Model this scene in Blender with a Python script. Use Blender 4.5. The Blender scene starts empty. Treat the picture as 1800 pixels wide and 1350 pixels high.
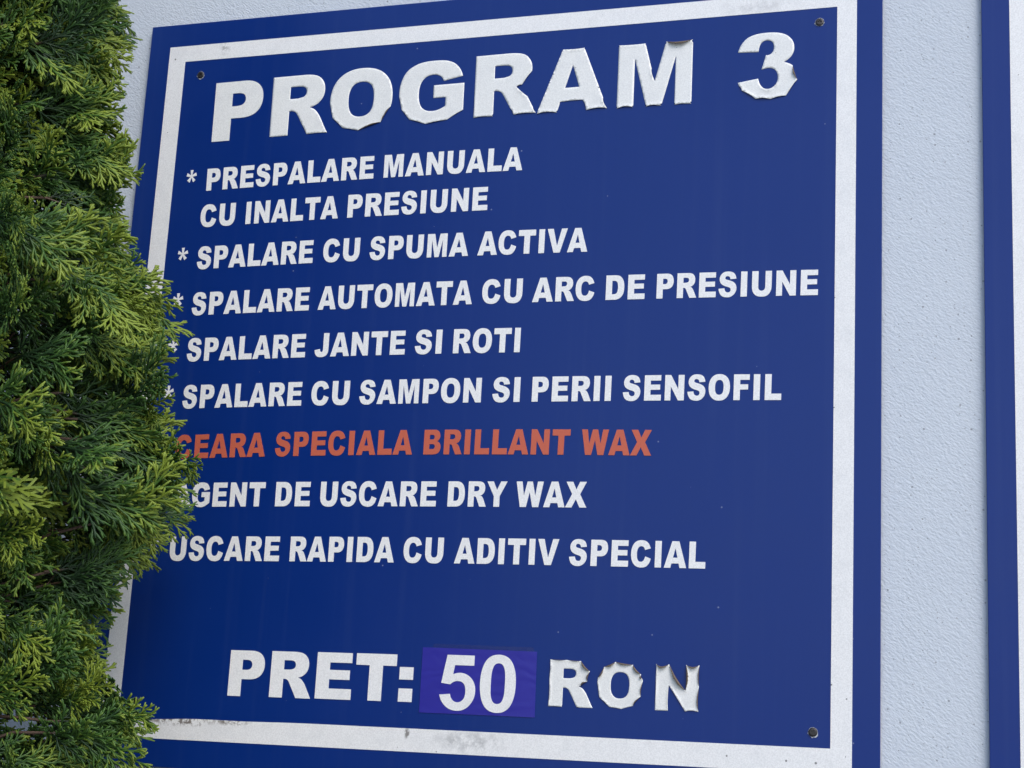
import bpy, bmesh, math, random
from mathutils import Vector, Matrix, geometry

# ------------------------------------------------------------------ camera, sky, sun, exposure
sc = bpy.context.scene
col = sc.collection
H0 = 1.583                      # height of the lower edge of the sign's inner field above ground


def W(x, y, z=0.0):
    """sign coordinates (right, up, out of the wall) to world"""
    return Vector((x, -z, y + H0))


cam = bpy.data.cameras.new('camera')
cam.sensor_width = 36.0
cam.lens = 2928.96 / 1800 * 36
cam.clip_start = 0.05
cam.clip_end = 2000
camo = bpy.data.objects.new('camera', cam)
col.objects.link(camo)
R3 = Matrix(((0.95335315, 0.01746128, 0.30135176),
             (0.05200839, 0.97389433, -0.22096372),
             (-0.29734308, 0.22632928, 0.92755709)))
B3 = Matrix(((1, 0, 0), (0, 0, -1), (0, 1, 0)))
M = (B3 @ R3).to_4x4()
M.translation = W(1.12878544, -0.03302369, 1.92213148)
camo.matrix_world = M
sc.camera = camo

SUN_EL, SUN_AZ = 44.0, 138.0     # degrees; azimuth clockwise from +Y
world = bpy.data.worlds.new('World')
sc.world = world
world.use_nodes = True
wn = world.node_tree.nodes
wl = world.node_tree.links
sky = wn.new('ShaderNodeTexSky')
sky.sky_type = 'NISHITA'
sky.sun_disc = False
sky.sun_elevation = math.radians(SUN_EL)
sky.sun_rotation = math.radians(SUN_AZ)
sky.altitude = 100
sky.air_density = 1.0
sky.dust_density = 1.6
sky.ozone_density = 1.0
bg = wn['Background']
bg.inputs['Strength'].default_value = 0.15
wl.new(sky.outputs[0], bg.inputs['Color'])

sun = bpy.data.lights.new('sun', 'SUN')
sun.energy = 1.05
sun.angle = math.radians(35)
sun.color = (1.0, 0.95, 0.88)
suno = bpy.data.objects.new('sun', sun)
col.objects.link(suno)
e, a = math.radians(SUN_EL), math.radians(SUN_AZ)
to_sun = Vector((math.sin(a) * math.cos(e), math.cos(a) * math.cos(e), math.sin(e)))
suno.rotation_euler = to_sun.to_track_quat('Z', 'Y').to_euler()
suno.location = to_sun * 20

sc.view_settings.view_transform = 'Standard'
sc.view_settings.look = 'None'
sc.view_settings.exposure = 0.66
sc.view_settings.gamma = 1.0
sc.view_settings.use_curve_mapping = False
sc.render.film_transparent = False
sc.cycles.max_bounces = 8


# ------------------------------------------------------------------ helpers
def link(o, parent=None):
    col.objects.link(o)
    if parent is not None:
        o.parent = parent
    return o


def meshobj(name, me, parent=None, mats=()):
    for m in mats:
        me.materials.append(m)
    return link(bpy.data.objects.new(name, me), parent)


def frombm(name, bm, parent=None, mats=()):
    me = bpy.data.meshes.new(name)
    bm.normal_update()
    bm.to_mesh(me)
    bm.free()
    return meshobj(name, me, parent, mats)


def empty(name, loc=(0, 0, 0)):
    o = bpy.data.objects.new(name, None)
    o.empty_display_size = 0.1
    o.location = loc
    return link(o)


def tag(o, label=None, cat=None, group=None, kind=None):
    if label: o['label'] = label
    if cat: o['category'] = cat
    if group: o['group'] = group
    if kind: o['kind'] = kind
    return o


class NT:
    """small node helper"""
    def __init__(s, name):
        s.m = bpy.data.materials.new(name)
        s.m.use_nodes = True
        s.n = s.m.node_tree.nodes
        s.l = s.m.node_tree.links
        s.b = s.n['Principled BSDF']

    def node(s, t, **kw):
        n = s.n.new(t)
        for k, v in kw.items():
            if k.startswith('_'):
                setattr(n, k[1:], v)
            else:
                n.inputs[k.replace('_', ' ')].default_value = v
        return n

    def coords(s, rot=(0, 0, 0), scale=(1, 1, 1), kind='Object'):
        t = s.n.new('ShaderNodeTexCoord')
        mp = s.n.new('ShaderNodeMapping')
        mp.inputs['Rotation'].default_value = rot
        mp.inputs['Scale'].default_value = scale
        if any(rot):             # stretch along the turned axes
            mp.vector_type = 'TEXTURE'
            mp.inputs['Scale'].default_value = [1 / q for q in scale]
        s.l.new(t.outputs[kind], mp.inputs['Vector'])
        return mp.outputs[0]

    def noise(s, vec, scale, detail=3, rough=.55):
        n = s.node('ShaderNodeTexNoise', Scale=scale, Detail=detail, Roughness=rough)
        s.l.new(vec, n.inputs['Vector'])
        return n.outputs['Fac']

    def ramp(s, fac, stops):
        r = s.n.new('ShaderNodeValToRGB')
        el = r.color_ramp.elements
        while len(el) < len(stops): el.new(.5)
        for q, (p, c) in zip(el, stops):
            q.position = p
            q.color = c if len(c) == 4 else (*c, 1)
        s.l.new(fac, r.inputs[0])
        return r.outputs[0]

    def mixc(s, fac, c1, c2, mode='MIX'):
        m = s.n.new('ShaderNodeMix')
        m.data_type = 'RGBA'
        m.blend_type = mode
        for sock, v in ((m.inputs[0], fac), (m.inputs[6], c1), (m.inputs[7], c2)):
            if hasattr(v, 'is_output'):
                s.l.new(v, sock)
            elif isinstance(v, (int, float)):
                sock.default_value = v
            else:
                sock.default_value = v if len(v) == 4 else (*v, 1)
        return m.outputs[2]

    def math(s, op, a_, b_=None):
        m = s.n.new('ShaderNodeMath')
        m.operation = op
        for i, v in enumerate((a_, b_)):
            if v is None: continue
            if hasattr(v, 'is_output'): s.l.new(v, m.inputs[i])
            else: m.inputs[i].default_value = v
        return m.outputs[0]

    def bump(s, h, dist, strength=1.0, normal=None):
        b = s.node('ShaderNodeBump', Strength=strength, Distance=dist)
        s.l.new(h, b.inputs['Height'])
        if normal is not None: s.l.new(normal, b.inputs['Normal'])
        return b.outputs[0]

    def set(s, **kw):
        for k, v in kw.items():
            sock = s.b.inputs[k.replace('_', ' ')]
            if hasattr(v, 'is_output'): s.l.new(v, sock)
            elif isinstance(v, tuple) and len(v) == 3: sock.default_value = (*v, 1)
            else: sock.default_value = v
        return s.m

    def specks(s, vec, scale, size, keep):
        """small scattered round specks: 1 inside a speck"""
        v = s.node('ShaderNodeTexVoronoi', Scale=scale, Randomness=1.0)
        v.voronoi_dimensions = '2D'
        mp = s.n.new('ShaderNodeMapping')
        mp.inputs['Rotation'].default_value = (math.pi / 2, 0, 0)
        s.l.new(vec, mp.inputs['Vector'])
        s.l.new(mp.outputs[0], v.inputs['Vector'])
        sep = s.n.new('ShaderNodeSeparateColor')
        s.l.new(v.outputs['Color'], sep.inputs[0])
        on = s.math('LESS_THAN', sep.outputs[0], keep)
        sz = s.math('MULTIPLY', sep.outputs[1], size)
        d = s.math('LESS_THAN', v.outputs['Distance'], sz)
        return s.math('MULTIPLY', on, d)

    def blob(s, vec, cx, cz, rx, rz):
        """1 at the centre of an ellipse in the sign's plane (object x, z), 0 outside"""
        mp = s.n.new('ShaderNodeMapping')
        mp.inputs['Location'].default_value = (-cx / rx, 0, -cz / rz)
        mp.inputs['Scale'].default_value = (1 / rx, 0, 1 / rz)
        s.l.new(vec, mp.inputs['Vector'])
        ln = s.n.new('ShaderNodeVectorMath')
        ln.operation = 'LENGTH'
        s.l.new(mp.outputs[0], ln.inputs[0])
        o = s.math('SUBTRACT', 1.0, ln.outputs['Value'])
        return s.math('MAXIMUM', o, 0.0)


# ------------------------------------------------------------------ materials
def mat_stucco():
    t = NT('stucco')
    v0 = t.coords()
    v1 = t.coords(rot=(0, math.radians(35), 0), scale=(0.62, 1, 1.15))
    v2 = t.coords(rot=(0, math.radians(50), 0), scale=(0.6, 1, 1))
    n1 = t.noise(v1, 360, 3, .6)
    n2 = t.noise(v2, 150, 2, .5)
    n3 = t.noise(v0, 14, 3, .5)
    h = t.math('ADD', n1, t.math('MULTIPLY', n2, .55))
    pits = t.math('MAXIMUM', t.specks(v0, 75, .10, .22), t.specks(v0, 190, .16, .12))
    h2 = t.math('SUBTRACT', h, t.math('MULTIPLY', pits, .8))
    nrm = t.bump(h2, .0019, .62)
    c = t.mixc(n3, (.515, .565, .635), (.55, .60, .665))
    c = t.mixc(t.math('MULTIPLY', pits, .6), c, (.17, .18, .20))
    big = t.noise(v0, 2.2, 4, .6)
    c = t.mixc(t.ramp(big, [(.5, (0, 0, 0)), (.75, (.22, .22, .22))]), c, (.46, .50, .56))
    return t.set(Base_Color=c, Roughness=.9, Normal=nrm, Specular_IOR_Level=.25)


def mat_blue(name='blue_board', shift=0.0):
    t = NT(name)
    v = t.coords()
    n = t.noise(v, 5 + shift, 4, .6)
    f = t.noise(v, 900, 2, .6)
    c = t.mixc(n, (.0006, .0195, .152), (.0012, .023, .172))
    c = t.mixc(t.math('MULTIPLY', f, .22), c, (.003, .030, .21))
    sp = t.specks(v, 26, .028, .07)
    c = t.mixc(t.math('MULTIPLY', sp, .35), c, (.40, .43, .52))
    # faint rain streaks of dust
    st = t.noise(t.coords(scale=(60, 1, 1.3)), 1.0, 4, .6)
    c = t.mixc(t.ramp(st, [(.52, (0, 0, 0)), (.8, (.07, .07, .07))]), c, (.07, .11, .24))
    r = t.ramp(n, [(.3, (.28, .28, .28)), (.7, (.37, .37, .37))])
    nb = t.bump(t.noise(v, 700, 2), .0002, .25)
    return t.set(Base_Color=c, Roughness=r, Specular_IOR_Level=.34, Normal=nb)


def mat_white(name, dirt=True, tone=(.83, .835, .84)):
    t = NT(name)
    v = t.coords()
    g = t.noise(v, 620, 3, .7)
    m = t.noise(v, 40, 4, .6)
    dk = tuple(q * .82 for q in tone)
    c = t.mixc(t.ramp(g, [(.35, (0, 0, 0)), (.65, (1, 1, 1))]), dk, tone)
    c = t.mixc(t.ramp(m, [(.5, (0, 0, 0)), (.8, (.35, .35, .35))]), c, (.56, .58, .60))
    sp = t.specks(v, 60, .08, .07)
    c = t.mixc(t.math('MULTIPLY', sp, .8), c, (.10, .10, .10))
    if dirt:
        n2 = t.noise(v, 110, 5, .7)
        hard = t.ramp(n2, [(.48, (0, 0, 0)), (.58, (1, 1, 1))])
        soft = t.ramp(t.noise(v, 55, 5, .65), [(.44, (0, 0, 0)), (.6, (1, 1, 1))])
        for (cx, cz, rx, rz, k, colr, kind) in (
                (.085, -.003, .060, .009, 1.6, (.10, .075, .06), hard),
                (.160, -.002, .030, .006, 1.5, (.10, .075, .06), hard),
                (.475, -.013, .055, .016, 1.2, (.36, .37, .38), soft),
                (.395, -.006, .004, .008, 1.8, (.14, .13, .12), hard),
                (.060, .913, .010, .014, .8, (.22, .22, .22), hard),
                (.80, .905, .06, .012, .7, (.42, .43, .44), soft)):
            k_ = t.math('MULTIPLY', t.math('MINIMUM', t.math('MULTIPLY', t.blob(v, cx, cz, rx, rz), k), .85), kind)
            c = t.mixc(k_, c, colr)
    return t.set(Base_Color=c, Roughness=.42, Specular_IOR_Level=.45,
                 Normal=t.bump(g, .0003, .3))


def mat_plain(name, c, rough=.5, metal=0.0, spec=.5, var=.15, scale=300):
    t = NT(name)
    v = t.coords()
    n = t.noise(v, scale, 3, .6)
    cc = t.mixc(n, tuple(q * (1 - var) for q in c), tuple(min(1, q * (1 + var)) for q in c))
    return t.set(Base_Color=cc, Roughness=rough, Metallic=metal, Specular_IOR_Level=spec)


def mat_orange():
    t = NT('orange_vinyl')
    v = t.coords()
    g = t.noise(v, 620, 3, .7)
    c = t.mixc(g, (.47, .098, .055), (.54, .125, .072))
    return t.set(Base_Color=c, Roughness=.45, Specular_IOR_Level=.4)


def mat_sticker():
    t = NT('purple_sticker')
    v = t.coords()
    w = t.node('ShaderNodeTexWave', Scale=22, Distortion=9.0, Detail=2.0)
    w.wave_type = 'RINGS'
    t.l.new(v, w.inputs['Vector'])
    c = t.mixc(t.noise(v, 30, 3), (.021, .020, .26), (.028, .026, .30))
    return t.set(Base_Color=c, Roughness=.3, Specular_IOR_Level=.35, Normal=t.bump(w.outputs['Fac'], .0005, .32))


def mat_film():
    t = NT('clear_tape')
    v = t.coords()
    nz = t.noise(v, 60, 3)
    t.set(Base_Color=(.05, .06, .22), Roughness=.22, Specular_IOR_Level=.5, Alpha=.22,
          Normal=t.bump(nz, .0008, .4))
    return t.m


def mat_foliage():
    t = NT('cypress_scale_leaf')
    at = t.n.new('ShaderNodeAttribute')
    at.attribute_name = 'tip'
    oi = t.n.new('ShaderNodeObjectInfo')
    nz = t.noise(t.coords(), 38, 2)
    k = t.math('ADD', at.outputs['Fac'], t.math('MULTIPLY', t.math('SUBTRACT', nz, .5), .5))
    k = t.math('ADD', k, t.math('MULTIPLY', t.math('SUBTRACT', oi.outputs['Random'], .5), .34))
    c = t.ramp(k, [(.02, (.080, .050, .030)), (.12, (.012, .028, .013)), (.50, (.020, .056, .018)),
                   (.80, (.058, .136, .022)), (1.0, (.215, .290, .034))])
    t.set(Base_Color=c, Roughness=.48, Specular_IOR_Level=.4)
    tr = t.n.new('ShaderNodeBsdfTranslucent')
    t.l.new(c, tr.inputs['Color'])
    mx = t.n.new('ShaderNodeMixShader')
    mx.inputs[0].default_value = .13
    t.l.new(t.b.outputs[0], mx.inputs[1])
    t.l.new(tr.outputs[0], mx.inputs[2])
    t.l.new(mx.outputs[0], t.n['Material Output'].inputs['Surface'])
    return t.m


M_STUCCO = mat_stucco()
M_BLUE = mat_blue()
M_BLUE2 = mat_blue('blue_board_clean', 1.7)
M_WHITE = mat_white('white_border_film')
M_WHITE2 = mat_white('white_border_film_clean', dirt=False)
M_VINYL = mat_white('white_vinyl', dirt=False, tone=(.85, .855, .86))
M_AGED = mat_white('aged_white_vinyl', dirt=False, tone=(.81, .82, .81))
M_ORANGE = mat_orange()
M_GLUE = mat_plain('dirty_adhesive', (.13, .10, .075), .8, var=.5, scale=900)
M_SCREW = mat_plain('blackened_screw', (.045, .042, .044), .42, .6, var=.4, scale=800)
M_CHIP = mat_plain('chipped_edge', (.42, .44, .50), .7, var=.3, scale=900)
M_EDGE = mat_plain('board_edge', (.055, .07, .13), .6)
M_PURPLE = mat_sticker()
M_FILM = mat_film()
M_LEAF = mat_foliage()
M_BARK = mat_plain('reddish_bark', (.085, .055, .040), .9, var=.5, scale=120)
M_CONC = mat_plain('concrete_paving', (.22, .22, .21), .9, var=.25, scale=6)
M_CAP = mat_plain('grey_coping', (.30, .31, .32), .8, var=.2, scale=20)


# ------------------------------------------------------------------ ground and wall
bm = bmesh.new()
g = 400
vs = [bm.verts.new(p) for p in ((-g, -g, 0), (g, -g, 0), (g, g, 0), (-g, g, 0))]
bm.faces.new(vs)
tag(frombm('ground', bm, None, [M_CONC]), kind='structure')


def box(bm, x0, x1, y0, y1, z0, z1, mi=0):
    v = [bm.verts.new((x, y, z)) for x in (x0, x1) for y in (y0, y1) for z in (z0, z1)]
    for q in ((0, 1, 3, 2), (4, 6, 7, 5), (0, 4, 5, 1), (2, 3, 7, 6), (0, 2, 6, 4), (1, 5, 7, 3)):
        f = bm.faces.new([v[i] for i in q])
        f.material_index = mi
    return v


WALL = -0.0080                   # wall face, behind the sign face (sign coordinates)
wall = empty('rendered_wall', (0.6, -WALL + .12, 0))
tag(wall, 'pale blue grey wall with rough trowelled render behind the blue boards', 'wall')
bm = bmesh.new()
box(bm, -3.6, 3.4, -.12, .12, 0, 3.3)
frombm('render_face', bm, wall, [M_STUCCO])
bm = bmesh.new()
box(bm, -3.66, 3.46, -.16, .16, 3.302, 3.37)
frombm('coping', bm, wall, [M_CAP])

# ------------------------------------------------------------------ lettering: outlines in units of 1/1000 em, cap height 716
GL = {
 'A': (778, ["M512 118L261 118L226 0L0 0L269 716L510 716L779 0L548 0Z", "M465 273L387 530L308 273Z"]),
 'B': (778, ["M73 716L487 716C556 716 609 699 646 665C683 630 702 588 702 538C702 496 689 460 662 430C645 410 620 394 586 383C637 371 675 350 699 320C723 290 735 252 735 207C735 170 726 137 709 107C692 78 669 54 639 37C620 26 593 18 555 12C505 5 472 0 456 0L73 0Z",
             "M295 435L392 435C427 435 451 441 464 453C478 465 485 482 485 505C485 526 478 542 464 554C451 565 427 571 394 571L295 571Z",
             "M295 154L409 154C447 154 474 161 489 174C505 188 513 206 513 229C513 250 505 267 490 280C474 293 447 299 408 299L295 299Z"]),
 'C': (778, ["M534 291L728 232C715 178 694 132 666 95C638 58 604 31 562 14C521 -4 468 -12 404 -12C326 -12 262 0 213 22C164 45 121 84 85 141C49 198 31 270 31 358C31 476 62 566 125 631C187 695 275 728 390 728C479 728 550 710 601 674C652 638 690 582 715 507L519 463C512 485 505 501 497 511C485 528 469 541 451 550C433 559 412 564 389 564C337 564 297 543 270 502C249 471 238 423 238 357C238 275 251 219 275 189C300 158 335 143 380 143C424 143 457 155 479 180C502 204 520 241 534 291Z"]),
 'D': (778, ["M73 716L402 716C467 716 519 707 559 690C599 672 632 647 658 614C684 581 703 543 714 500C726 456 732 411 732 362C732 287 723 228 706 187C689 145 665 110 634 82C604 54 571 35 536 24C488 9 444 0 402 0L73 0Z",
             "M295 554L349 554C405 554 440 545 465 520C493 492 507 440 507 359C507 275 494 225 468 197C445 172 405 162 349 162L295 162Z"]),
 'E': (722, ["M73 716L664 716L664 563L295 563L295 449L637 449L637 303L295 303L295 162L675 162L675 0L73 0Z"]),
 'F': (667, ["M73 716L623 716L623 562L295 562L295 438L575 438L575 293L295 293L295 0L73 0Z"]),
 'G': (833, ["M432 288L432 437L786 437L786 120C718 73 658 41 606 22C554 0 492 -12 420 -12C332 -12 260 3 204 33C148 63 105 108 74 167C43 227 28 295 28 372C28 453 45 523 78 583C111 643 160 675 224 700C274 721 341 728 425 728C506 728 567 721 607 706C647 692 681 669 707 638C734 607 754 568 767 520L546 480C537 507 522 528 501 542C480 557 453 564 421 564C372 564 333 547 304 513C275 479 260 426 260 353C260 275 275 220 304 186C333 153 374 136 426 136C451 136 475 140 497 147C520 154 546 166 576 184L576 288Z"]),
 'I': (389, ["M83 716L305 716L305 0L83 0Z"]),
 'J': (667, ["M372 716L594 716L594 260C594 150 570 85 515 42C462 5 390 -12 300 -12C190 -12 115 12 75 62C45 100 28 145 22 205L240 240C244 206 252 181 264 166C275 152 290 144 311 144C331 144 347 152 357 167C367 183 372 210 372 252Z"]),
 'L': (667, ["M73 716L295 716L295 176L640 176L640 0L73 0Z"]),
 'M': (944, ["M73 716L362 716L473 281L584 716L872 716L872 0L693 0L693 546L553 0L391 0L252 546L252 0L73 0Z"]),
 'N': (833, ["M73 716L281 716L552 318L552 716L761 716L761 0L552 0L281 395L281 0L73 0Z"]),
 'O': (833, ["M416 728C535 728 627 696 691 633C757 569 790 479 790 362C790 246 757 154 693 88C630 21 538 -12 418 -12C298 -12 205 21 140 86C75 151 43 242 43 358C43 475 76 566 142 631C207 696 299 728 416 728Z",
             "M417 565C468 565 505 549 531 517C556 485 569 433 569 360C569 286 556 232 531 199C505 167 467 150 416 150C367 150 329 167 304 200C278 233 265 286 265 359C265 431 278 483 304 516C330 549 368 565 417 565Z"]),
 'P': (722, ["M73 716L441 716C521 716 581 697 620 659C660 621 680 567 680 497C680 425 658 368 615 328C571 287 505 267 416 267L295 267L295 0L73 0Z",
             "M295 413L349 413C392 413 422 420 439 435C456 450 465 469 465 492C465 514 457 533 443 548C428 563 400 571 359 571L295 571Z"]),
 'R': (778, ["M73 716L442 716C510 716 562 710 599 698C635 687 664 665 686 633C708 602 719 563 719 518C719 479 711 445 694 416C677 387 654 364 625 346C606 334 580 325 547 317C573 308 593 299 605 291C613 285 625 272 641 253C656 233 667 218 672 208L779 0L529 0L411 219C396 247 382 266 371 275C355 286 338 291 318 291L295 291L295 0L73 0Z",
             "M295 436L389 436C399 436 418 439 447 446C461 449 473 456 482 468C491 480 496 493 496 509C496 532 489 550 474 562C460 574 433 581 393 581L295 581Z"]),
 'S': (722, ["M32 237L243 250C247 216 257 190 271 172C294 143 326 128 368 128C399 128 424 136 441 150C458 165 466 182 466 202C466 220 458 237 442 252C426 266 389 280 330 293C234 314 166 343 125 378C84 413 64 459 64 514C64 550 74 584 95 616C116 648 147 675 190 697C232 718 289 728 363 728C453 728 522 711 569 678C617 644 645 590 654 517L445 505C440 537 428 560 411 574C393 589 369 596 338 596C313 596 294 591 281 580C268 569 262 556 262 541C262 530 267 520 277 511C287 502 311 494 349 486C443 466 510 445 551 425C591 404 621 379 639 348C658 318 667 284 667 246C667 202 655 161 630 124C606 86 572 55 528 30C484 3 429 -12 362 -12C245 -12 164 11 118 56C73 101 44 161 32 237Z"]),
 'T': (722, ["M21 716L693 716L693 539L468 539L468 0L246 0L246 539L21 539Z"]),
 'U': (833, ["M540 716L761 716L761 289C761 247 754 207 741 169C728 132 707 98 679 70C651 42 621 22 590 9C547 -6 495 -12 434 -12C399 -12 361 -10 319 -5C278 0 243 10 215 25C188 39 162 60 139 86C116 113 100 140 91 169C78 214 71 254 71 289L71 716L292 716L292 279C292 240 303 209 325 187C346 165 376 154 414 154C453 154 483 165 507 187C529 209 540 239 540 279Z"]),
 'V': (778, ["M0 716L232 716L393 201L552 716L778 716L511 0L270 0Z"]),
 'W': (1000, ["M4 716L216 716L293 315L404 716L597 716L709 315L786 716L997 716L837 0L618 0L500 424L384 0L164 0Z"]),
 'X': (778, ["M14 716L256 716L383 497L506 716L747 716L524 370L768 0L520 0L378 231L236 0L0 0L237 374Z"]),
 'Y': (778, ["M0 716L245 716L389 475L534 716L779 716L500 299L500 0L277 0L277 299Z"]),
 '3': (667, ["M27 530C44 600 77 650 124 685C172 715 239 728 326 728C426 728 498 712 542 675C587 640 609 592 609 539C609 507 600 479 583 454C566 428 540 406 505 387C533 380 555 372 570 362C594 347 613 327 626 303C640 278 646 248 646 214C646 171 635 130 612 91C590 51 557 25 515 9C473 -6 417 -12 348 -12C281 -12 228 -5 189 11C150 27 119 50 94 80C69 110 46 148 32 194L242 225C252 179 265 149 283 132C300 115 320 107 345 107C374 107 398 118 417 139C436 160 445 188 445 223C445 258 436 286 418 305C400 325 375 335 344 335C327 335 304 331 275 322L318 478C335 475 354 478 370 490C390 505 400 530 400 560C400 589 392 608 380 622C367 636 350 643 328 643C303 643 285 635 270 620C255 602 246 575 240 520Z"]),
 '5': (556, ["M45 190L190 205C194 172 206 146 226 127C246 108 269 98 295 98C325 98 350 110 371 135C391 159 399 195 399 240C399 286 391 320 371 343C350 366 323 376 290 376C249 376 215 360 186 328L61 345L128 716L500 716L500 583L238 583L218 461C250 476 283 484 315 484C375 484 427 462 469 418C511 374 532 316 532 247C532 189 515 137 482 91C436 22 373 -12 293 -12C228 -12 176 6 135 41C94 75 60 122 45 190Z"]),
 '0': (556, ["M285 728C360 728 417 700 457 643C500 580 524 487 524 358C524 229 500 134 457 72C417 16 360 -12 285 -12C210 -12 150 16 110 75C68 136 45 229 45 359C45 487 70 580 112 644C152 700 210 728 285 728Z",
             "M285 618C305 618 322 612 336 599C352 585 363 560 371 525C378 490 380 440 380 358C380 280 377 225 369 192C361 158 350 133 336 119C322 106 305 100 285 100C265 100 248 106 234 119C218 133 207 158 199 193C192 228 190 280 190 358C190 440 194 492 202 526C210 560 220 585 235 599C249 612 265 618 285 618Z"]),
 ':': (333, ["M27 525L253 525L253 335L27 335Z", "M27 200L253 200L253 0L27 0Z"]),
}


def asterisk():
    pts = []
    for k in range(5):
        c = math.radians(90 + 72 * k)
        d = Vector((math.cos(c), math.sin(c)))
        n = Vector((-d.y, d.x))
        cc = Vector((278, 520))
        gap = c - math.radians(36)
        pts.append(cc + Vector((math.cos(gap), math.sin(gap))) * 48)
        pts.append(cc + d * 205 - n * 58)
        pts.append(cc + d * 205 + n * 58)
    return 'M' + 'L'.join('%d %d' % (q.x, q.y) for q in pts) + 'Z'


GL['*'] = (556, [asterisk()])


def parse(path, nseg=8):
    import re
    toks = re.findall(r'[MLCZ]|-?\d+', path)
    out, i, cmd, cur = [], 0, None, None
    while i < len(toks):
        if toks[i] in 'MLCZ':
            cmd = toks[i]
            i += 1
            if cmd == 'Z': break
        if cmd in 'ML':
            cur = Vector((float(toks[i]), float(toks[i + 1])))
            i += 2
            out.append(cur)
        else:
            p = [Vector((float(toks[i + 2 * j]), float(toks[i + 2 * j + 1]))) for j in range(3)]
            i += 6
            for s in range(1, nseg + 1):
                u = s / nseg
                w = 1 - u
                out.append(cur * w**3 + p[0] * (3 * w * w * u) + p[1] * (3 * w * u * u) + p[2] * u**3)
            cur = p[2]
    if (out[0] - out[-1]).length < 1: out.pop()
    # drop near duplicates
    res = []
    for q in out:
        if not res or (q - res[-1]).length > 1: res.append(q)
    return res


def loops(ch):
    return [parse(p) for p in GL[ch][1]]


def inside(pt, lps):
    c = False
    for lp in lps:
        j = len(lp) - 1
        for i in range(len(lp)):
            a_, b_ = lp[i], lp[j]
            if (a_.y > pt.y) != (b_.y > pt.y) and pt.x < (b_.x - a_.x) * (pt.y - a_.y) / (b_.y - a_.y) + a_.x:
                c = not c
            j = i
    return c


def flat_glyph(name, lps, sx, sy, thick, mats):
    """cut letter of even thickness: x right, z up, front towards -y, back on y=0"""
    verts, edges = [], []
    for lp in lps:
        n0 = len(verts)
        verts += lp
        edges += [(n0 + i, n0 + (i + 1) % len(lp)) for i in range(len(lp))]
    vo, eo, fo, _, _, _ = geometry.delaunay_2d_cdt(verts, edges, [], 0, 1e-4)
    fs = [f for f in fo if inside(sum((vo[i] for i in f), Vector((0, 0))) / len(f), lps)]
    bm = bmesh.new()
    front = [bm.verts.new((v.x * sx, -thick, v.y * sy)) for v in vo]
    back = [bm.verts.new((v.x * sx, 0, v.y * sy)) for v in vo]
    cnt = {}
    for f in fs:
        bm.faces.new([front[i] for i in f])
        for a_, b_ in zip(f, f[1:] + f[:1]):
            cnt[(a_, b_)] = 1
    for (a_, b_) in cnt:
        if (b_, a_) not in cnt:
            bm.faces.new([front[b_], front[a_], back[a_], back[b_]])
    for v in [v for v in bm.verts if not v.link_faces]: bm.verts.remove(v)
    me = bpy.data.meshes.new(name)
    bm.normal_update()
    bm.to_mesh(me)
    bm.free()
    for m in mats: me.materials.append(m)
    return me


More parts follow.
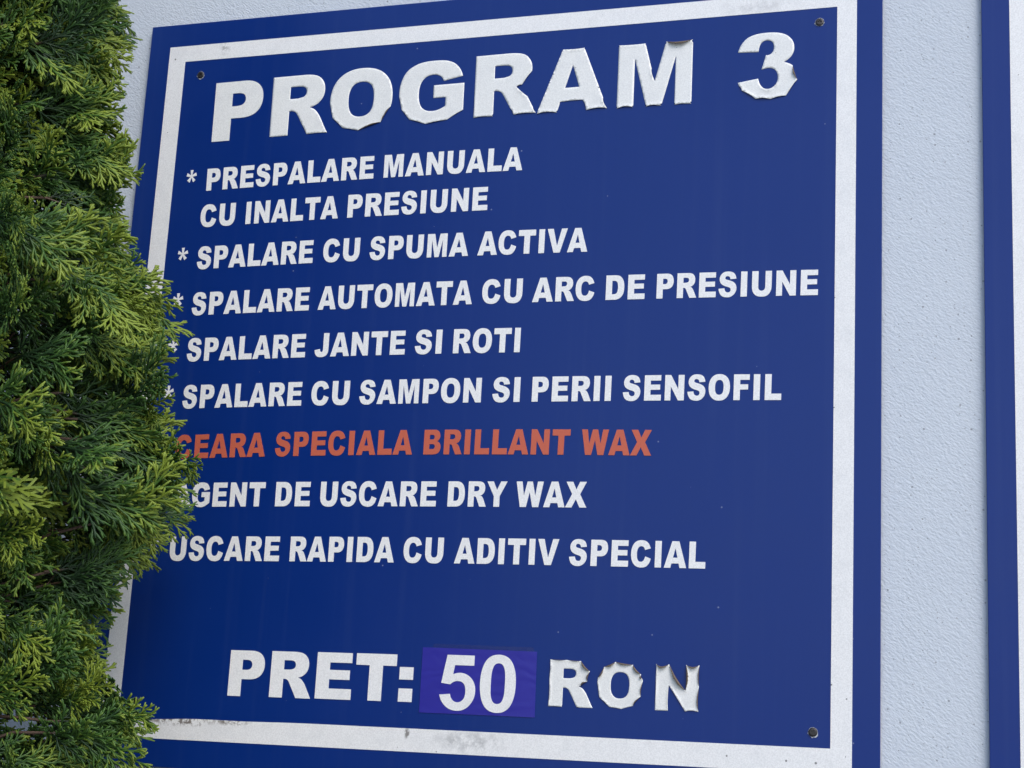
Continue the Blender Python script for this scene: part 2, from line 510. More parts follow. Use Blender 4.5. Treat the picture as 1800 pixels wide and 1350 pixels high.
def curl_glyph(name, lps, s, zones, mats, rng, thick=.0003, grid=22):
    """vinyl letter whose edge has shrunk and lifted in scallops inside the zones.
    zone = (x0, x1, y0, y1, spacing, inset, lift, reach) in letter units"""
    lift = []                                    # (point, height, reach)
    new = []
    lips = []
    for li, lp in enumerate(lps):
        d = []
        for i, q in enumerate(lp):               # densify
            nx = lp[(i + 1) % len(lp)]
            k = max(1, int((nx - q).length / 11))
            corner = True
            pv = lp[i - 1]
            ang = (q - pv).angle(nx - q) if (q - pv).length > 0 else 0
            for j in range(k):
                d.append((q.lerp(nx, j / k), j == 0 and ang > .45))
        out = []
        dist = 0.0
        n = len(d)
        # corner stations: real corners, plus one each `spacing` inside the zone
        def zone_of(q):
            for z in (zones if li == 0 else ()):
                if z[0] <= q.x <= z[1] and z[2] <= q.y <= z[3]: return z
            return None
        st = []
        for i, (q, c) in enumerate(d):
            z = zone_of(q)
            if z is None:
                st.append(i)
                dist = 0
                continue
            dist += (q - d[i - 1][0]).length
            if c or dist > z[4] * rng.uniform(.75, 1.3):
                st.append(i)
                dist = 0
        sset = sorted(set(st)) or [0]
        for a_, b_ in zip(sset, sset[1:] + [sset[0] + n]):
            m = b_ - a_
            A, B = d[a_][0], d[b_ % n][0]
            out.append(A)
            if m <= 1: continue
            z = zone_of(d[(a_ + m // 2) % n][0])
            if z is None:
                out += [d[(a_ + j) % n][0] for j in range(1, m)]
                continue
            t = (B - A).normalized()
            nrm = Vector((-t.y, t.x))
            mid = A.lerp(B, .5)
            blend = .15 if inside(mid, lps) else 1.0
            if (mid - d[(a_ + m // 2) % n][0]).length < 3: blend = 0.0
            if not inside(d[(a_ + m // 2) % n][0] + nrm * 8, lps): nrm = -nrm
            kk = rng.uniform(.6, 1.25)
            sk = rng.uniform(.75, 1.35)
            lip = []
            for j in range(1, m):
                u = j / m
                w = math.sin(math.pi * u ** sk)
                p_ = A.lerp(B, u).lerp(d[(a_ + j) % n][0], blend) + nrm * (z[5] * kk * w)
                out.append(p_)
                lift.append((p_, z[6] * kk * (.35 + .65 * w), z[7]))
                if len(z) > 8: lip.append((p_, nrm, z[8] * kk * w, z[6] * kk * (.35 + .65 * w)))
            if len(lip) > 2: lips.append(lip)
        new.append(out)
    verts, edges = [], []
    for lp in new:
        n0 = len(verts)
        verts += lp
        edges += [(n0 + i, n0 + (i + 1) % len(lp)) for i in range(len(lp))]
    xs = [v.x for v in verts]
    ys = [v.y for v in verts]
    gx = min(xs)
    row = 0
    extra = []
    while gx < max(xs):
        gy = min(ys) + (grid / 2 if row % 2 else 0)
        while gy < max(ys):
            q = Vector((gx, gy))
            if inside(q, new) and all((q - v).length > grid * .45 for v in verts): extra.append(q)
            gy += grid
        gx += grid * .87
        row += 1
    vo, eo, fo, _, _, _ = geometry.delaunay_2d_cdt(verts + extra, edges, [], 0, 1e-4)
    fs = [f for f in fo if inside(sum((vo[i] for i in f), Vector((0, 0))) / len(f), new)]
    hz = []
    for v in vo:
        h = 0
        for (p_, hh, rr) in lift:
            dd = (v - p_).length
            if dd < rr: h = max(h, hh * (1 - dd / rr) ** 2.0)
        hz.append(h)
    bm = bmesh.new()
    front = [bm.verts.new((v.x * s, -thick - h * s, v.y * s)) for v, h in zip(vo, hz)]
    back = [bm.verts.new((v.x * s, -h * s * .985, v.y * s)) for v, h in zip(vo, hz)]
    cnt = {}
    for f in fs:
        bm.faces.new([front[i] for i in f]).smooth = True
        b = bm.faces.new([back[i] for i in reversed(f)])
        b.material_index = 1
        b.smooth = True
        for a_, b_ in zip(f, f[1:] + f[:1]): cnt[(a_, b_)] = 1
    for (a_, b_) in cnt:
        if (b_, a_) not in cnt:
            f = bm.faces.new([front[b_], front[a_], back[a_], back[b_]])
            f.material_index = 1 if hz[a_] > 6 else 0
    for lip in lips:                             # rolled-over edge that shows the dirty adhesive back
        rows = []
        for k, (p_, nr, w, h) in enumerate(lip):
            jag = w * rng.uniform(.8, 1.2)
            rows.append([bm.verts.new(((p_.x + nr.x * a_ * jag) * s, -thick - (h + b_ * jag) * s, (p_.y + nr.y * a_ * jag) * s))
                         for a_, b_ in ((0, 0), (.25, .55), (.65, .75), (1.05, .55))])
        for a_, b_ in zip(rows, rows[1:]):
            for k in range(3):
                f = bm.faces.new((a_[k], b_[k], b_[k + 1], a_[k + 1]))
                f.material_index = 1
                f.smooth = True
    for v in [v for v in bm.verts if not v.link_faces]: bm.verts.remove(v)
    me = bpy.data.meshes.new(name)
    bm.normal_update()
    bm.to_mesh(me)
    bm.free()
    for m in mats: me.materials.append(m)
    return me


# ------------------------------------------------------------------ the boards
def rect_frame(bm, o, i, y0, y1, sag=None):
    """picture-frame strip between rectangles o and i (x0,x1,z0,z1), front y1, back y0"""
    n = 40
    def ring(r, inner=False):
        x0, x1, z0, z1 = r
        pts = []
        for k in range(n): pts.append([x0 + (x1 - x0) * k / n, z0])
        for k in range(n): pts.append([x1, z0 + (z1 - z0) * k / n])
        for k in range(n): pts.append([x1 + (x0 - x1) * k / n, z1])
        for k in range(n): pts.append([x0, z1 + (z0 - z1) * k / n])
        if inner and sag:
            for k in range(n): pts[k][1] += sag(pts[k][0])
        return pts
    ro, ri = ring(o), ring(i, True)
    A = [[bm.verts.new((q[0], y, q[1])) for q in r] for r in (ro, ri) for y in (y0, y1)]
    m = len(ro)
    for k in range(m):
        j = (k + 1) % m
        bm.faces.new((A[1][k], A[1][j], A[3][j], A[3][k]))
        bm.faces.new((A[0][k], A[0][j], A[1][j], A[1][k]))
        bm.faces.new((A[3][k], A[3][j], A[2][j], A[2][k]))


def screw_mesh():
    bm = bmesh.new()
    n = 20
    R = .0051
    prof = [(R * 1.02, 0), (R, .0007), (R * .86, .0013), (R * .62, .0016)]
    rings = [[bm.verts.new((r * math.cos(2 * math.pi * k / n), -h, r * math.sin(2 * math.pi * k / n))) for k in range(n)] for r, h in prof]
    for a_, b_ in zip(rings, rings[1:]):
        for k in range(n):
            bm.faces.new((a_[k], a_[(k + 1) % n], b_[(k + 1) % n], b_[k])).smooth = True
    # cross recess: raised quadrants round a sunk cross
    w = R * .17
    top, low, rr = -.0016, -.0005, R * .62
    cross = [(w, w), (w, rr * .8), (-w, rr * .8), (-w, w), (-rr * .8, w), (-rr * .8, -w), (-w, -w), (-w, -rr * .8), (w, -rr * .8), (w, -w), (rr * .8, -w), (rr * .8, w)]
    ct = [bm.verts.new((x, top, z)) for x, z in cross]
    cb = [bm.verts.new((x, low, z)) for x, z in cross]
    m = len(cross)
    for k in range(m): bm.faces.new((ct[k], ct[(k + 1) % m], cb[(k + 1) % m], cb[k]))
    bm.faces.new(cb)
    vs = [Vector((v.co.x, v.co.z)) for v in rings[-1]] + [Vector(c) for c in cross]
    ed = [(k, (k + 1) % n) for k in range(n)] + [(n + k, n + (k + 1) % m) for k in range(m)]
    vo, _, fo, _, _, _ = geometry.delaunay_2d_cdt(vs, ed, [], 0, 1e-7)
    lps = [vs[:n], vs[n:]]
    allv = rings[-1] + ct
    idx = [min(range(len(vs)), key=lambda t: (vs[t] - v).length) for v in vo]
    for f in fo:
        if inside(sum((vo[i] for i in f), Vector((0, 0))) / len(f), lps):
            try: bm.faces.new([allv[idx[i]] for i in f])
            except ValueError: pass
    bmesh.ops.recalc_face_normals(bm, faces=bm.faces)
    me = bpy.data.meshes.new('screw')
    bm.to_mesh(me)
    bm.free()
    me.materials.append(M_SCREW)
    return me


SCREW = screw_mesh()


def chip_mesh(rng):
    """ragged ring of cracked print round a screw"""
    bm = bmesh.new()
    n = 22
    inn = [bm.verts.new((.0044 * math.cos(2 * math.pi * k / n), -.0001, .0044 * math.sin(2 * math.pi * k / n))) for k in range(n)]
    out = []
    for k in range(n):
        c = 2 * math.pi * k / n
        r = .0053 + (.0016 * rng.random() if math.sin(c) < -.2 else .0003 * rng.random())
        out.append(bm.verts.new((r * math.cos(c), -.0003, r * math.sin(c))))
    for k in range(n): bm.faces.new((inn[k], inn[(k + 1) % n], out[(k + 1) % n], out[k]))
    bmesh.ops.recalc_face_normals(bm, faces=bm.faces)
    me = bpy.data.meshes.new('chipped_print')
    bm.to_mesh(me)
    bm.free()
    me.materials.append(M_CHIP)
    return me


def board(root, blue, white, sag=None):
    bm = bmesh.new()
    box(bm, -.058, .9545, 0, .0050, -.0625, .9535)
    bmesh.ops.bevel(bm, geom=[e_ for e_ in bm.edges], offset=.0006, segments=1, affect='EDGES')
    frombm('panel', bm, root, [blue])
    bm = bmesh.new()
    rect_frame(bm, (-.0257, .9238, -.0275, .9195), (0, .90, 0, .896), .0, -.0004, sag)
    bmesh.ops.recalc_face_normals(bm, faces=bm.faces)
    frombm('white_border', bm, root, [white])


sign = empty('price_board', W(0, 0))
tag(sign, 'square blue car wash price board headed PROGRAM 3 with peeling white letters', 'sign', 'blue boards on the wall')


def sag(x):
    return -.0042 * math.exp(-((x - .03) / .06) ** 2) - .0012 * math.exp(-((x - .17) / .05) ** 2)


board(sign, M_BLUE, M_WHITE, sag)
rng = random.Random(5)
for (x, z) in ((.0262, .8742), (.8786, .8773), (.8806, .0172), (.0225, .0175)):
    o = link(bpy.data.objects.new('screw', SCREW), sign)
    o.location = (x, -.0002, z)
    o.rotation_euler = (rng.uniform(-.1, .1), rng.uniform(0, 1.5), rng.uniform(-.12, .12))
    c = meshobj('chipped_print', chip_mesh(rng), o)
    c.matrix_local = o.matrix_basis.to_3x3().inverted().to_4x4()

# body text: baseline points (x, z) and words with their left and right ink edges
BODY = [
 ([(.05, .7030), (.30, .7068), (.50, .7063)], [('*', .0207, .0363), ('PRESPALARE', .0522, .2970), ('MANUALA', .3116, .5027)], 0),
 ([(.05, .6512), (.26, .6540), (.46, .6547)], [('CU', .0480, .0998), ('INALTA', .1160, .2506), ('PRESIUNE', .2640, .4583)], 0),
 ([(.07, .5919), (.44, .5942), (.59, .5931)], [('*', .0190, .0346), ('SPALARE', .0490, .2192), ('CU', .2339, .2856), ('SPUMA', .2998, .4361), ('ACTIVA', .4486, .5938)], 0),
 ([(.07, .5275), (.50, .5298), (.88, .5267)], [('*', .0184, .0340), ('SPALARE', .0479, .2194), ('AUTOMATA', .2322, .4451), ('CU', .4583, .5116), ('ARC', .5250, .6051), ('DE', .6199, .6691), ('PRESIUNE', .6841, .8803)], 0),
 ([(.07, .4640), (.36, .4661), (.51, .4655)], [('*', .0182, .0338), ('SPALARE', .0473, .2194), ('JANTE', .2328, .3582), ('SI', .3717, .4081), ('ROTI', .4236, .5121)], 0),
 ([(.07, .3998), (.45, .4020), (.84, .3994)], [('*', .0180, .0336), ('SPALARE', .0475, .2197), ('CU', .2334, .2865), ('SAMPON', .3004, .4646), ('SI', .4794, .5153), ('PERII', .5310, .6316), ('SENSOFIL', .6464, .8387)], 0),
 ([(.07, .3326), (.39, .3362), (.68, .3334)], [('*', .0158, .0314), ('CEARA', .0445, .1743), ('SPECIALA', .1882, .3774), ('BRILLANT', .3926, .5826), ('WAX', .5969, .6843)], 1),
 ([(.07, .2684), (.42, .2706), (.60, .2701)], [('*', .0180, .0336), ('AGENT', .0478, .1796), ('DE', .1946, .2429), ('USCARE', .2570, .4134), ('DRY', .4288, .5055), ('WAX', .5172, .6067)], 0),
 ([(.05, .1980), (.40, .2003), (.75, .1988)], [('*', .0180, .0336), ('USCARE', .0506, .2064), ('RAPIDA', .2212, .3627), ('CU', .3750, .4274), ('ADITIV', .4420, .5747), ('SPECIAL', .5879, .7534)], 0),
]
CAP = .0315
BSX, BSY = .0000345, CAP / 716
cache = {}


def glyph_mesh(ch, mat, sx, sy, thick):
    k = (ch, mat.name, sx)
    if k not in cache:
        nm = {'*': 'asterisk', ':': 'colon'}.get(ch, 'letter')
        cache[k] = flat_glyph(nm, loops(ch), sx, sy, thick, [mat])
    return cache[k]


def ink(ch):
    xs = [q.x for lp in loops(ch) for q in lp]
    return min(xs), max(xs)


def quad(pts, x):
    (x0, y0), (x1, y1), (x2, y2) = pts
    return (y0 * (x - x1) * (x - x2) / ((x0 - x1) * (x0 - x2)) + y1 * (x - x0) * (x - x2) / ((x1 - x0) * (x1 - x2))
            + y2 * (x - x0) * (x - x1) / ((x2 - x0) * (x2 - x1)))


for base, words, colr in BODY:
    mat = M_ORANGE if colr else M_VINYL
    for (wd, x0, x1) in words:
        adv = 0
        pos = []
        for ch in wd:
            pos.append(adv)
            adv += GL[ch][0] + (16 if wd != '*' else 0)
        l0 = ink(wd[0])[0]
        l1 = pos[-1] + ink(wd[-1])[1]
        s = (x1 - x0) / (l1 - l0)
        for ch, p_ in zip(wd, pos):
            x = x0 + (p_ - l0) * s
            me = glyph_mesh(ch, mat, BSX, BSY, .0004)
            o = link(bpy.data.objects.new('asterisk' if ch == '*' else 'letter', me), sign)
            xm = x + GL[ch][0] * s / 2
            sl = (quad(base, xm + .01) - quad(base, xm - .01)) / .02
            o.location = (x, -.0001, quad(base, xm) - sl * GL[ch][0] * s / 2)
            o.rotation_euler = (0, -math.atan(sl), 0)
            o.scale = (s / BSX, 1, 1)
            if colr: o['label'] = 'orange vinyl letter'

# heading and price: wide heavy letters, several of them curling off the board
TS = .1203 / 1000
BIG = [  # char, ink-left x, baseline z, scale, curl zones (None = flat)
 ('P', .0532, .7735, TS, None),
 ('R', .1402, .7750, TS, [(480, 800, -5, 130, 300, 4, 4.2, 28.1)]),
 ('O', .2266, .7768, TS, [(20, 330, -20, 330, 190, 5, 7.3, 33.8), (330, 800, -20, 240, 260, 5, 9.4, 39.4, 9)]),
 ('G', .3260, .7790, TS, [(20, 250, -20, 330, 190, 5, 7.3, 33.8), (200, 800, -20, 118, 230, 5, 9.4, 33.8)]),
 ('R', .4322, .7822, TS, [(60, 110, -5, 300, 300, 4, 6.3, 28.1), (60, 300, -5, 20, 250, 9, 9.4, 33.8), (500, 800, 200, 480, 220, 7, 11.5, 45), (380, 800, -5, 60, 300, 8, 9.4, 33.8)]),
 ('A', .5181, .7815, TS, [(-5, 300, -5, 20, 300, 12, 9.4, 39.4), (500, 800, -5, 120, 300, 11, 10.5, 39.4), (260, 530, 700, 720, 260, 8, 9.4, 33.8), (220, 560, 100, 125, 400, 6, 6.3, 28.1)]),
 ('M', .6242, .7813, TS, [(560, 900, 690, 720, 400, 16, 21, 50.6, 26), (60, 380, 700, 720, 400, 7, 8.4, 33.8), (60, 260, -5, 20, 300, 15, 11.5, 39.4), (380, 580, -5, 20, 300, 14, 12.6, 45), (690, 900, -5, 20, 300, 10, 9.4, 33.8), (380, 470, 60, 420, 460, 8, 11.5, 33.8)]),
 ('3', .7778, .7812, TS, [(20, 660, -20, 150, 170, 9, 13.6, 45), (480, 660, 150, 340, 160, 5, 11.5, 39.4, 12)]),
 ('P', .1512, .0296, .0792 / 1000, None),
 ('R', .2084, .0301, .0792 / 1000, None),
 ('E', .2704, .0307, .0792 / 1000, None),
 ('T', .3228, .0310, .0792 / 1000, None),
 (':', .3804, .0313, .0792 / 1000, None),
 ('R', .5705, .0333, .0765 / 1000, [(60, 480, 690, 730, 330, 8, 17.6, 46.5, 9.9), (480, 740, 560, 730, 230, 9.6, 33, 55.8, 28.5), (560, 740, 330, 560, 190, 9.6, 28.6, 55.8, 21.1), (60, 90, 20, 720, 500, 11.2, 13.2, 37.2), (60, 560, -5, 15, 320, 6.4, 7.9, 27.9)]),
 ('O', .6290, .0345, .0735 / 1000, [(20, 810, 470, 740, 230, 11.2, 37.4, 55.8, 38.4), (540, 810, 100, 430, 230, 9.6, 19.8, 46.5, 13.6), (20, 260, 60, 430, 260, 6.4, 9.7, 37.2), (100, 800, -20, 100, 200, 6.4, 8.8, 32.5)]),
 ('N', .6990, .0340, .0740 / 1000, [(60, 300, 680, 720, 300, 48, 41.8, 69.8, 31), (260, 560, 240, 716, 600, 11.2, 33, 55.8, 28.5), (540, 770, 690, 720, 300, 40, 37.4, 69.8, 27.3), (740, 770, 20, 700, 420, 9.6, 22, 41.8, 18.6), (60, 90, 100, 700, 480, 8, 17.6, 41.8), (540, 770, -5, 20, 300, 20.8, 15, 41.8), (280, 552, 0, 390, 700, 6.4, 17.6, 41.8)]),
]
rng = random.Random(11)
for i, (ch, x, z, s, zones) in enumerate(BIG):
    nm = {':': 'colon', '3': 'digit'}.get(ch, 'letter')
    if zones is None:
        me = flat_glyph(nm, loops(ch), s, s, .0005, [M_AGED if i < 8 else M_VINYL])
    else:
        me = curl_glyph(nm, loops(ch), s, zones, [M_AGED, M_GLUE], rng)
    o = link(bpy.data.objects.new(nm, me), sign)
    o.location = (x - ink(ch)[0] * s, -.0001, z)
    if i < 8: o.rotation_euler = (0, -.012 if i < 6 else 0, 0)
    if zones: o['label'] = 'white vinyl %s with edges curling off the board' % nm

# taped-on price patch
def sheet(name, pts, y, thick, mat, parent):
    bm = bmesh.new()
    f = [bm.verts.new((px, y - thick, pz)) for px, pz in pts]
    b = [bm.verts.new((px, y, pz)) for px, pz in pts]
    bm.faces.new(f)
    for k in range(4): bm.faces.new((f[k], f[(k + 1) % 4], b[(k + 1) % 4], b[k]))
    bmesh.ops.recalc_face_normals(bm, faces=bm.faces)
    return frombm(name, bm, parent, [mat])


patch = sheet('price_sticker', [(.4088, .0195), (.5546, .0196), (.5537, .0965), (.4086, .0975)], -.0001, .0005, M_PURPLE, sign)
patch['label'] = 'purple blue sticker taped over the price'
for ch, x0, x1, z0, z1 in (('5', .4336, .4789, .0245, .0905), ('0', .4845, .5293, .0240, .0915)):
    a_, b_ = ink(ch)
    sx, sy = (x1 - x0) / (b_ - a_), (z1 - z0) / 728
    me = flat_glyph('digit', loops(ch), sx, sy, .0004, [M_VINYL])
    o = link(bpy.data.objects.new('digit', me), patch)
    o.location = (x0 - a_ * sx, -.0007, z0)
film = sheet('clear_tape', [(.4215, .0977), (.5500, .0967), (.5490, .1015), (.4225, .1022)], -.0002, .0002, M_FILM, patch)

# neighbouring board, only its left edge is in the picture
sign2 = empty('price_board', W(1.1288, -.003))
tag(sign2, 'blue board with white border beside the PROGRAM 3 board, mostly out of view', 'sign', 'blue boards on the wall')
board(sign2, M_BLUE2, M_WHITE2)
for (x, z) in ((.026, .874), (.879, .877), (.88, .017), (.025, .018)):
    o = link(bpy.data.objects.new('screw', SCREW), sign2)
    o.location = (x, -.0002, z)

# ------------------------------------------------------------------ the cypress
AX, AZ = -0.12, 0.36             # trunk position in sign coordinates (x, out of wall)
PROF = [(-.50, .33), (-.30, .33), (-.15, .308), (-.061, .318), (-.023, .330), (.014, .328), (.036, .258), (.063, .258), (.097, .272), (.135, .266),
        (.157, .294), (.191, .314), (.231, .342), (.255, .354), (.278, .338), (.305, .324), (.365, .301), (.399, .292), (.443, .322),
        (.468, .324), (.484, .298), (.520, .259), (.550, .236), (.585, .225), (.624, .245), (.657, .245), (.694, .218), (.727, .208),
        (.768, .212), (.805, .206), (.867, .216), (1.0, .20), (1.15, .15), (1.3, .08), (1.38, .03)]


def prof(h):
    if h <= PROF[0][0]:
        return .33 - max(0, (-.9 - h)) * .3
    for (a_, r0), (b_, r1) in zip(PROF, PROF[1:]):
        if h <= b_: return r0 + (r1 - r0) * (h - a_) / (b_ - a_)
    return .02


def spray_mesh(name, rng, L, sides=4, fine=True):
    """flattened, repeatedly forked cypress spray growing along +x in the xy plane"""
    V, F, T = [], [], []

    def tube(pts, rad, tips, flat=.7):
        base = len(V)
        n = len(pts)
        for i, p_ in enumerate(pts):
            t = (pts[min(i + 1, n - 1)] - pts[max(i - 1, 0)]).normalized()
            side = t.cross(Vector((0, 0, 1))).normalized()
            up = side.cross(t)
            for k in range(sides):
                c = 2 * math.pi * k / sides + .4
                V.append(p_ + side * (rad[i] * math.cos(c)) + up * (rad[i] * flat * math.sin(c)))
                T.append(tips[i])
        for i in range(n - 1):
            for k in range(sides):
                a_ = base + i * sides + k
                b_ = base + i * sides + (k + 1) % sides
                F.append((a_, b_, b_ + sides, a_ + sides))
        F.append(tuple(base + (n - 1) * sides + k for k in range(sides)))

    def shoot(p0, d, L, lev, tip0, tip1):
        seg = {0: .0088, 1: .0072, 2: .0062, 3: .005}[lev]
        n = max(2, int(L / seg))
        pts = [p0.copy()]
        dd = d.copy()
        bend = rng.uniform(-.07, .07)
        for i in range(n):
            dd = (Matrix.Rotation(bend + rng.uniform(-.10, .10), 3, 'Z') @ dd)
            dd = (dd + Vector((0, 0, rng.uniform(-.10, .075)))).normalized()
            pts.append(pts[-1] + dd * (L / n))
        r0 = {0: .0019, 1: .00155, 2: .0015, 3: .00145}[lev]
        r1 = .00145
        rad = [r0 + (r1 - r0) * i / n for i in range(n + 1)]
        if fine:
            for i in range(1, n): rad[i] *= rng.uniform(.9, 1.18)
            rad[n] = .0010
            rad[n - 1] *= 1.1
        tips = [tip0 + (tip1 - tip0) * i / n for i in range(n + 1)]
        tube(pts, rad, tips)
        if lev == 3: return
        s = rng.choice((-1, 1))
        for i in range(1 if lev == 0 else 1, n + (0 if lev else 0)):
            u = i / n
            if lev == 0: cl = L * (.50 * (1 - u) ** .75 + .13) * rng.uniform(.7, 1.15) * min(1, .45 + u * 2.5)
            elif lev == 1: cl = L * (.42 * (1 - u) + .16) * rng.uniform(.7, 1.2)
            else: cl = L * .45 * rng.uniform(.6, 1.1)
            if lev == 2 and L < .014: break
            if lev == 1 and L < .012: break
            ang = math.radians(rng.uniform(20, 38)) * s
            t = (pts[i + 1] - pts[i]).normalized() if i < n else dd
            cd = Matrix.Rotation(ang, 3, 'Z') @ t
            cd = (cd + Vector((0, 0, rng.uniform(-.16, .12)))).normalized()
            tt = tips[i]
            shoot(pts[i], cd, max(.006, cl), lev + 1, min(tt + .12, 1), min(1, max(tt + .15, .35 + .6 * (u * .55 + .3) + rng.uniform(-.12, .12))))
            s = -s

    shoot(Vector((0, 0, 0)), Vector((1, 0, 0)), L, 0, .0, .9)
    # gentle droop of the whole spray
    for v in V:
        v.z += -.9 * (v.x ** 2) + .8 * v.y * v.y
    me = bpy.data.meshes.new(name)
    me.from_pydata(V, [], F)
    at = me.attributes.new('tip', 'FLOAT', 'POINT')
    at.data.foreach_set('value', T)
    me.polygons.foreach_set('use_smooth', [True] * len(me.polygons))
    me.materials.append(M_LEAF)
    return me


rng = random.Random(21)
SPR = [spray_mesh('foliage_spray', rng, rng.uniform(.115, .155)) for _ in range(9)]
SPRLEN = [max(v.co.x for v in m.vertices) for m in SPR]
SPRPTS = [[v.co.copy() for v in list(m.vertices)[::6]] for m in SPR]
LS = .124
SPR_LOW = [spray_mesh('foliage_low', rng, rng.uniform(.115, .145), sides=3, fine=False) for _ in range(4)]
base = W(AX, 0, AZ)
tree = empty('cypress_tree', (base.x, base.y, 0))
tag(tree, 'columnar green cypress with feathery sprays hanging over the board edge', 'tree')


def tube_bm(bm, pts, rads, n=8):
    rings = []
    for i, p_ in enumerate(pts):
        t = (pts[min(i + 1, len(pts) - 1)] - pts[max(i - 1, 0)]).normalized()
        s_ = t.orthogonal().normalized()
        u_ = t.cross(s_)
        rings.append([bm.verts.new(p_ + (s_ * math.cos(2 * math.pi * k / n) + u_ * math.sin(2 * math.pi * k / n)) * rads[i]) for k in range(n)])
    for a_, b_ in zip(rings, rings[1:]):
        for k in range(n):
            bm.faces.new((a_[k], a_[(k + 1) % n], b_[(k + 1) % n], b_[k])).smooth = True
    bm.faces.new(list(reversed(rings[0])))
    bm.faces.new(rings[-1])


bm = bmesh.new()
tp = [Vector((rng.uniform(-.008, .008), rng.uniform(-.008, .008), 2.95 * i / 16)) for i in range(17)]
tp[0] = Vector((0, 0, 0))
tube_bm(bm, tp, [.045 * (1 - .85 * i / 16) + .004 for i in range(17)], 10)
frombm('trunk', bm, tree, [M_BARK])

CAMW = M.translation - Vector((base.x, base.y, 0))
TH_CAM = math.atan2(CAMW.y, CAMW.x)
WALLY = -WALL - base.y               # wall face in tree coordinates (y)
SIGNY = -base.y


def place(th, h, rtip, L, rng, up):
    """matrix of a spray whose tip comes to radius rtip at sign height h"""
    rad = Vector((math.cos(th), math.sin(th), 0))
    tan = Vector((-rad.y, rad.x, 0))
    d = (rad + Vector((0, 0, up)) + tan * rng.uniform(-.45, .45)).normalized()
    tip = rad * rtip + Vector((0, 0, h + H0))
    root = tip - d * L
    # blade plane: mostly upright, leaning either way
    n = (tan * rng.choice((-1, 1)) + Vector((0, 0, 1)) * rng.uniform(-.35, 1.1) + rad * rng.uniform(-.3, .3))
    n = (n - d * n.dot(d)).normalized()
    if n.z < 0: n = -n
    y = n.cross(d).normalized()
    m = Matrix((d, y, n)).transposed().to_4x4()
    m.translation = root
    return m, tip


RIGHT = Vector((.85, .52, 0)).normalized()
# places where the crown is thin and the wall shows through: sideways distance, height, half sizes
THIN = [(.195, .440, .030, .024), (.225, .375, .030, .020), (.175, -.022, .040, .026), (.200, .080, .030, .020), (.235, .195, .026, .022)]


def thin(m, L, keep):
    if rng.random() < keep: return False
    for u in (.45, .75, 1.0):
        q = m @ Vector((L * u, 0, 0))
        for (a_, h_, ra, rh) in THIN:
            if ((q.dot(RIGHT) - a_) / ra) ** 2 + ((q.z - H0 - h_) / rh) ** 2 < 1: return True
    return False


count = 0
ROOTS = []
placed = []
tries = 0
D0, D1 = .05, 1.95               # sector of the crown (from the camera's bearing) that the picture shows
while count < 300 and tries < 9000:
    tries += 1
    outline = count < 120
    if outline:              # outermost sprays that draw the outline
        h = -.10 + 1.0 * (count + rng.random()) / 120
        dth = rng.uniform(1.05, 1.75)
        R = prof(h) - .01
    else:
        h = rng.uniform(-.12, .95)
        dth = rng.uniform(D0, D1)
        R = prof(h) - .010 - rng.uniform(.0, .07) + .02 * math.sin(11 * h + 4 * dth)
    th = TH_CAM + dth
    m, tip = place(th, h, R, LS, rng, rng.uniform(-.30, .30))
    if tip.y > SIGNY - .012 or m.translation.y > SIGNY - .012: continue
    if thin(m, LS, .02): continue
    if any((tip - q).length < .017 for q in placed): continue
    placed.append(tip)
    k = rng.randrange(len(SPR))
    m = m @ Matrix.Scale(LS / SPRLEN[k] * rng.uniform(.9, 1.05), 4)
    # keep the outline: slide the spray along until it just meets the crown's edge
    over = -1
    for v in SPRPTS[k]:
        q = m @ v
        over = max(over, q.dot(RIGHT) - prof(q.z - H0))
    over -= rng.uniform(-.022, .012) + (.012 if rng.random() < .25 else 0)
    if outline or over > 0: m.translation -= RIGHT * over
    if (m @ Vector((SPRLEN[k], 0, 0))).y > SIGNY - .008: continue
    o = link(bpy.data.objects.new('foliage_spray', SPR[k]), tree)
    o.matrix_local = m
    if outline or rng.random() < .15: ROOTS.append((m.translation.copy(), (m.to_3x3() @ Vector((1, 0, 0))).normalized()))
    count += 1

# twigs that carry the outer sprays, curving out from the trunk
for root, d in ROOTS:
    p0 = Vector((0, 0, root.z - rng.uniform(.03, .13)))
    ch = (root - p0).length
    c1 = p0 + (Vector((root.x, root.y, 0)).normalized() + Vector((0, 0, .5))) * ch * .35
    c2 = root - d * ch * .35
    pts = []
    for i in range(7):
        u = i / 6
        w = 1 - u
        pts.append(p0 * w**3 + c1 * (3 * w * w * u) + c2 * (3 * w * u * u) + (root + d * .01) * u**3
                   + Vector((rng.uniform(-.003, .003), rng.uniform(-.003, .003), rng.uniform(-.003, .003))) * (4 * u * w))
    if max(q.y for q in pts) > SIGNY - .01: continue
    bm = bmesh.new()
    tube_bm(bm, pts, [.0034 - .0019 * i / 6 for i in range(7)], 5)
    frombm('twig', bm, tree, [M_BARK])

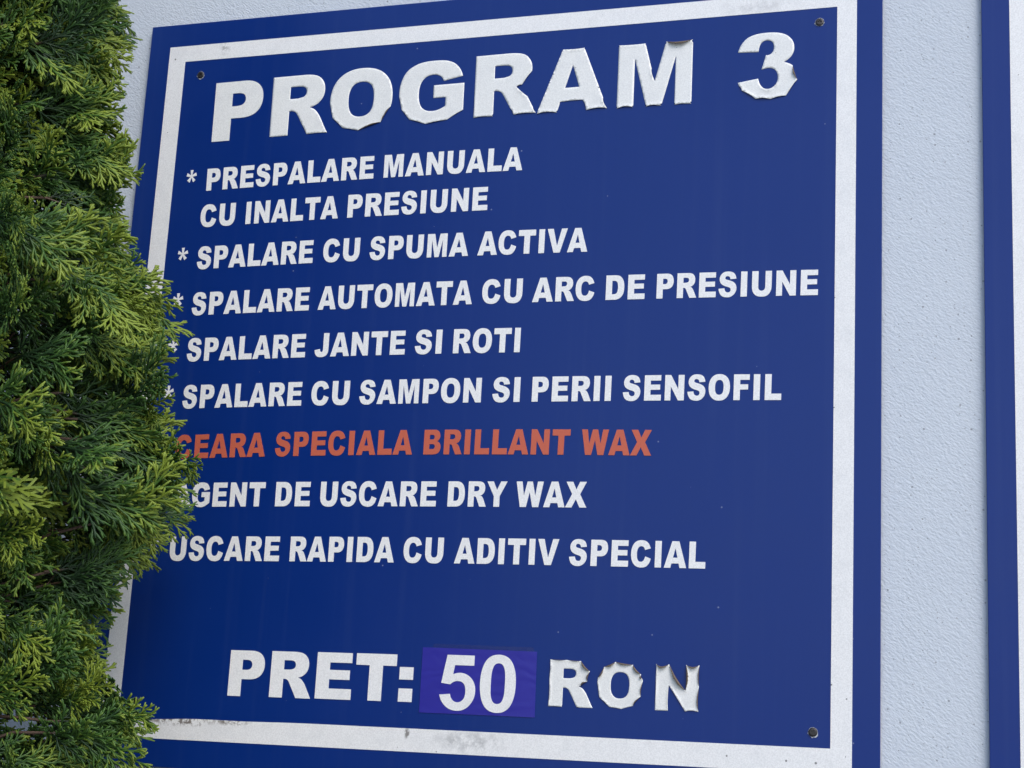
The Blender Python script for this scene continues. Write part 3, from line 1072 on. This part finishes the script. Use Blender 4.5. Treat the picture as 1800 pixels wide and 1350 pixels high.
# limbs
for k in range(46):
    h = -.25 + 1.3 * k / 46 + rng.uniform(-.02, .02)
    th = TH_CAM + k * 2.4 + rng.uniform(-.3, .3)
    R = prof(h) * rng.uniform(.45, .62)
    rad = Vector((math.cos(th), math.sin(th), 0))
    z1 = h + H0
    p0 = Vector((0, 0, z1 - .10))
    if (rad * R).y > SIGNY - .03: R = (SIGNY - .03) / max(rad.y, .05)
    pts = [p0.lerp(rad * R + Vector((0, 0, z1)), u) + Vector((rng.uniform(-.006, .006), rng.uniform(-.006, .006), -.035 * math.sin(math.pi * u))) for u in (0, .25, .5, .75, 1)]
    bm = bmesh.new()
    tube_bm(bm, pts, [.006, .0048, .0036, .0024, .0009], 6)
    frombm('limb', bm, tree, [M_BARK])

# the rest of the crown, one mass
V, F, T = [], [], []
low = []
for me in SPR_LOW:
    low.append(([v.co.copy() for v in me.vertices], [tuple(p_.vertices) for p_ in me.polygons], [d.value for d in me.attributes['tip'].data]))
n_in = 0
for k in range(1150):
    h = rng.uniform(-1.35, 1.36)
    th = rng.uniform(-math.pi, math.pi)
    dth = (th - TH_CAM + math.pi) % (2 * math.pi) - math.pi
    seen = -.12 < h < .95 and D0 < dth < D1
    R = prof(h) * (rng.uniform(.42, .80) if seen else rng.uniform(.55, 1.0))
    if R < .05: continue
    m, tip = place(th, h, R, .14, rng, rng.uniform(-.1, .5))
    if tip.y > SIGNY - .02 or m.translation.y > SIGNY - .02: continue
    if seen and thin(m, .12, .25): continue
    vv, ff, tt = low[k % len(low)]
    b0 = len(V)
    m = m @ Matrix.Scale(rng.uniform(.85, 1.05), 4)
    V += [m @ v for v in vv]
    F += [tuple(i + b0 for i in f) for f in ff]
    T += tt
me = bpy.data.meshes.new('crown')
me.from_pydata(V, [], F)
at = me.attributes.new('tip', 'FLOAT', 'POINT')
at.data.foreach_set('value', T)
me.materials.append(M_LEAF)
crown = tag(meshobj('crown', me, tree), kind='stuff')
# an added unseen cypress that shades the left and darkens the board's reflection
shade_tree = empty('cypress_tree', (base.x - .04, base.y - .80, 0))
shade_tree.rotation_euler = (0, 0, 2.2)
tag(shade_tree, 'cypress standing out from the wall in front of the first one', 'tree')
for o in list(tree.children):
    if o.name.startswith(('trunk', 'crown')):
        c = o.copy()
        link(c, shade_tree)
for me in SPR_LOW: bpy.data.meshes.remove(me)
print('sprays', count, 'spray faces', [len(m.polygons) for m in SPR], 'crown faces', len(F))
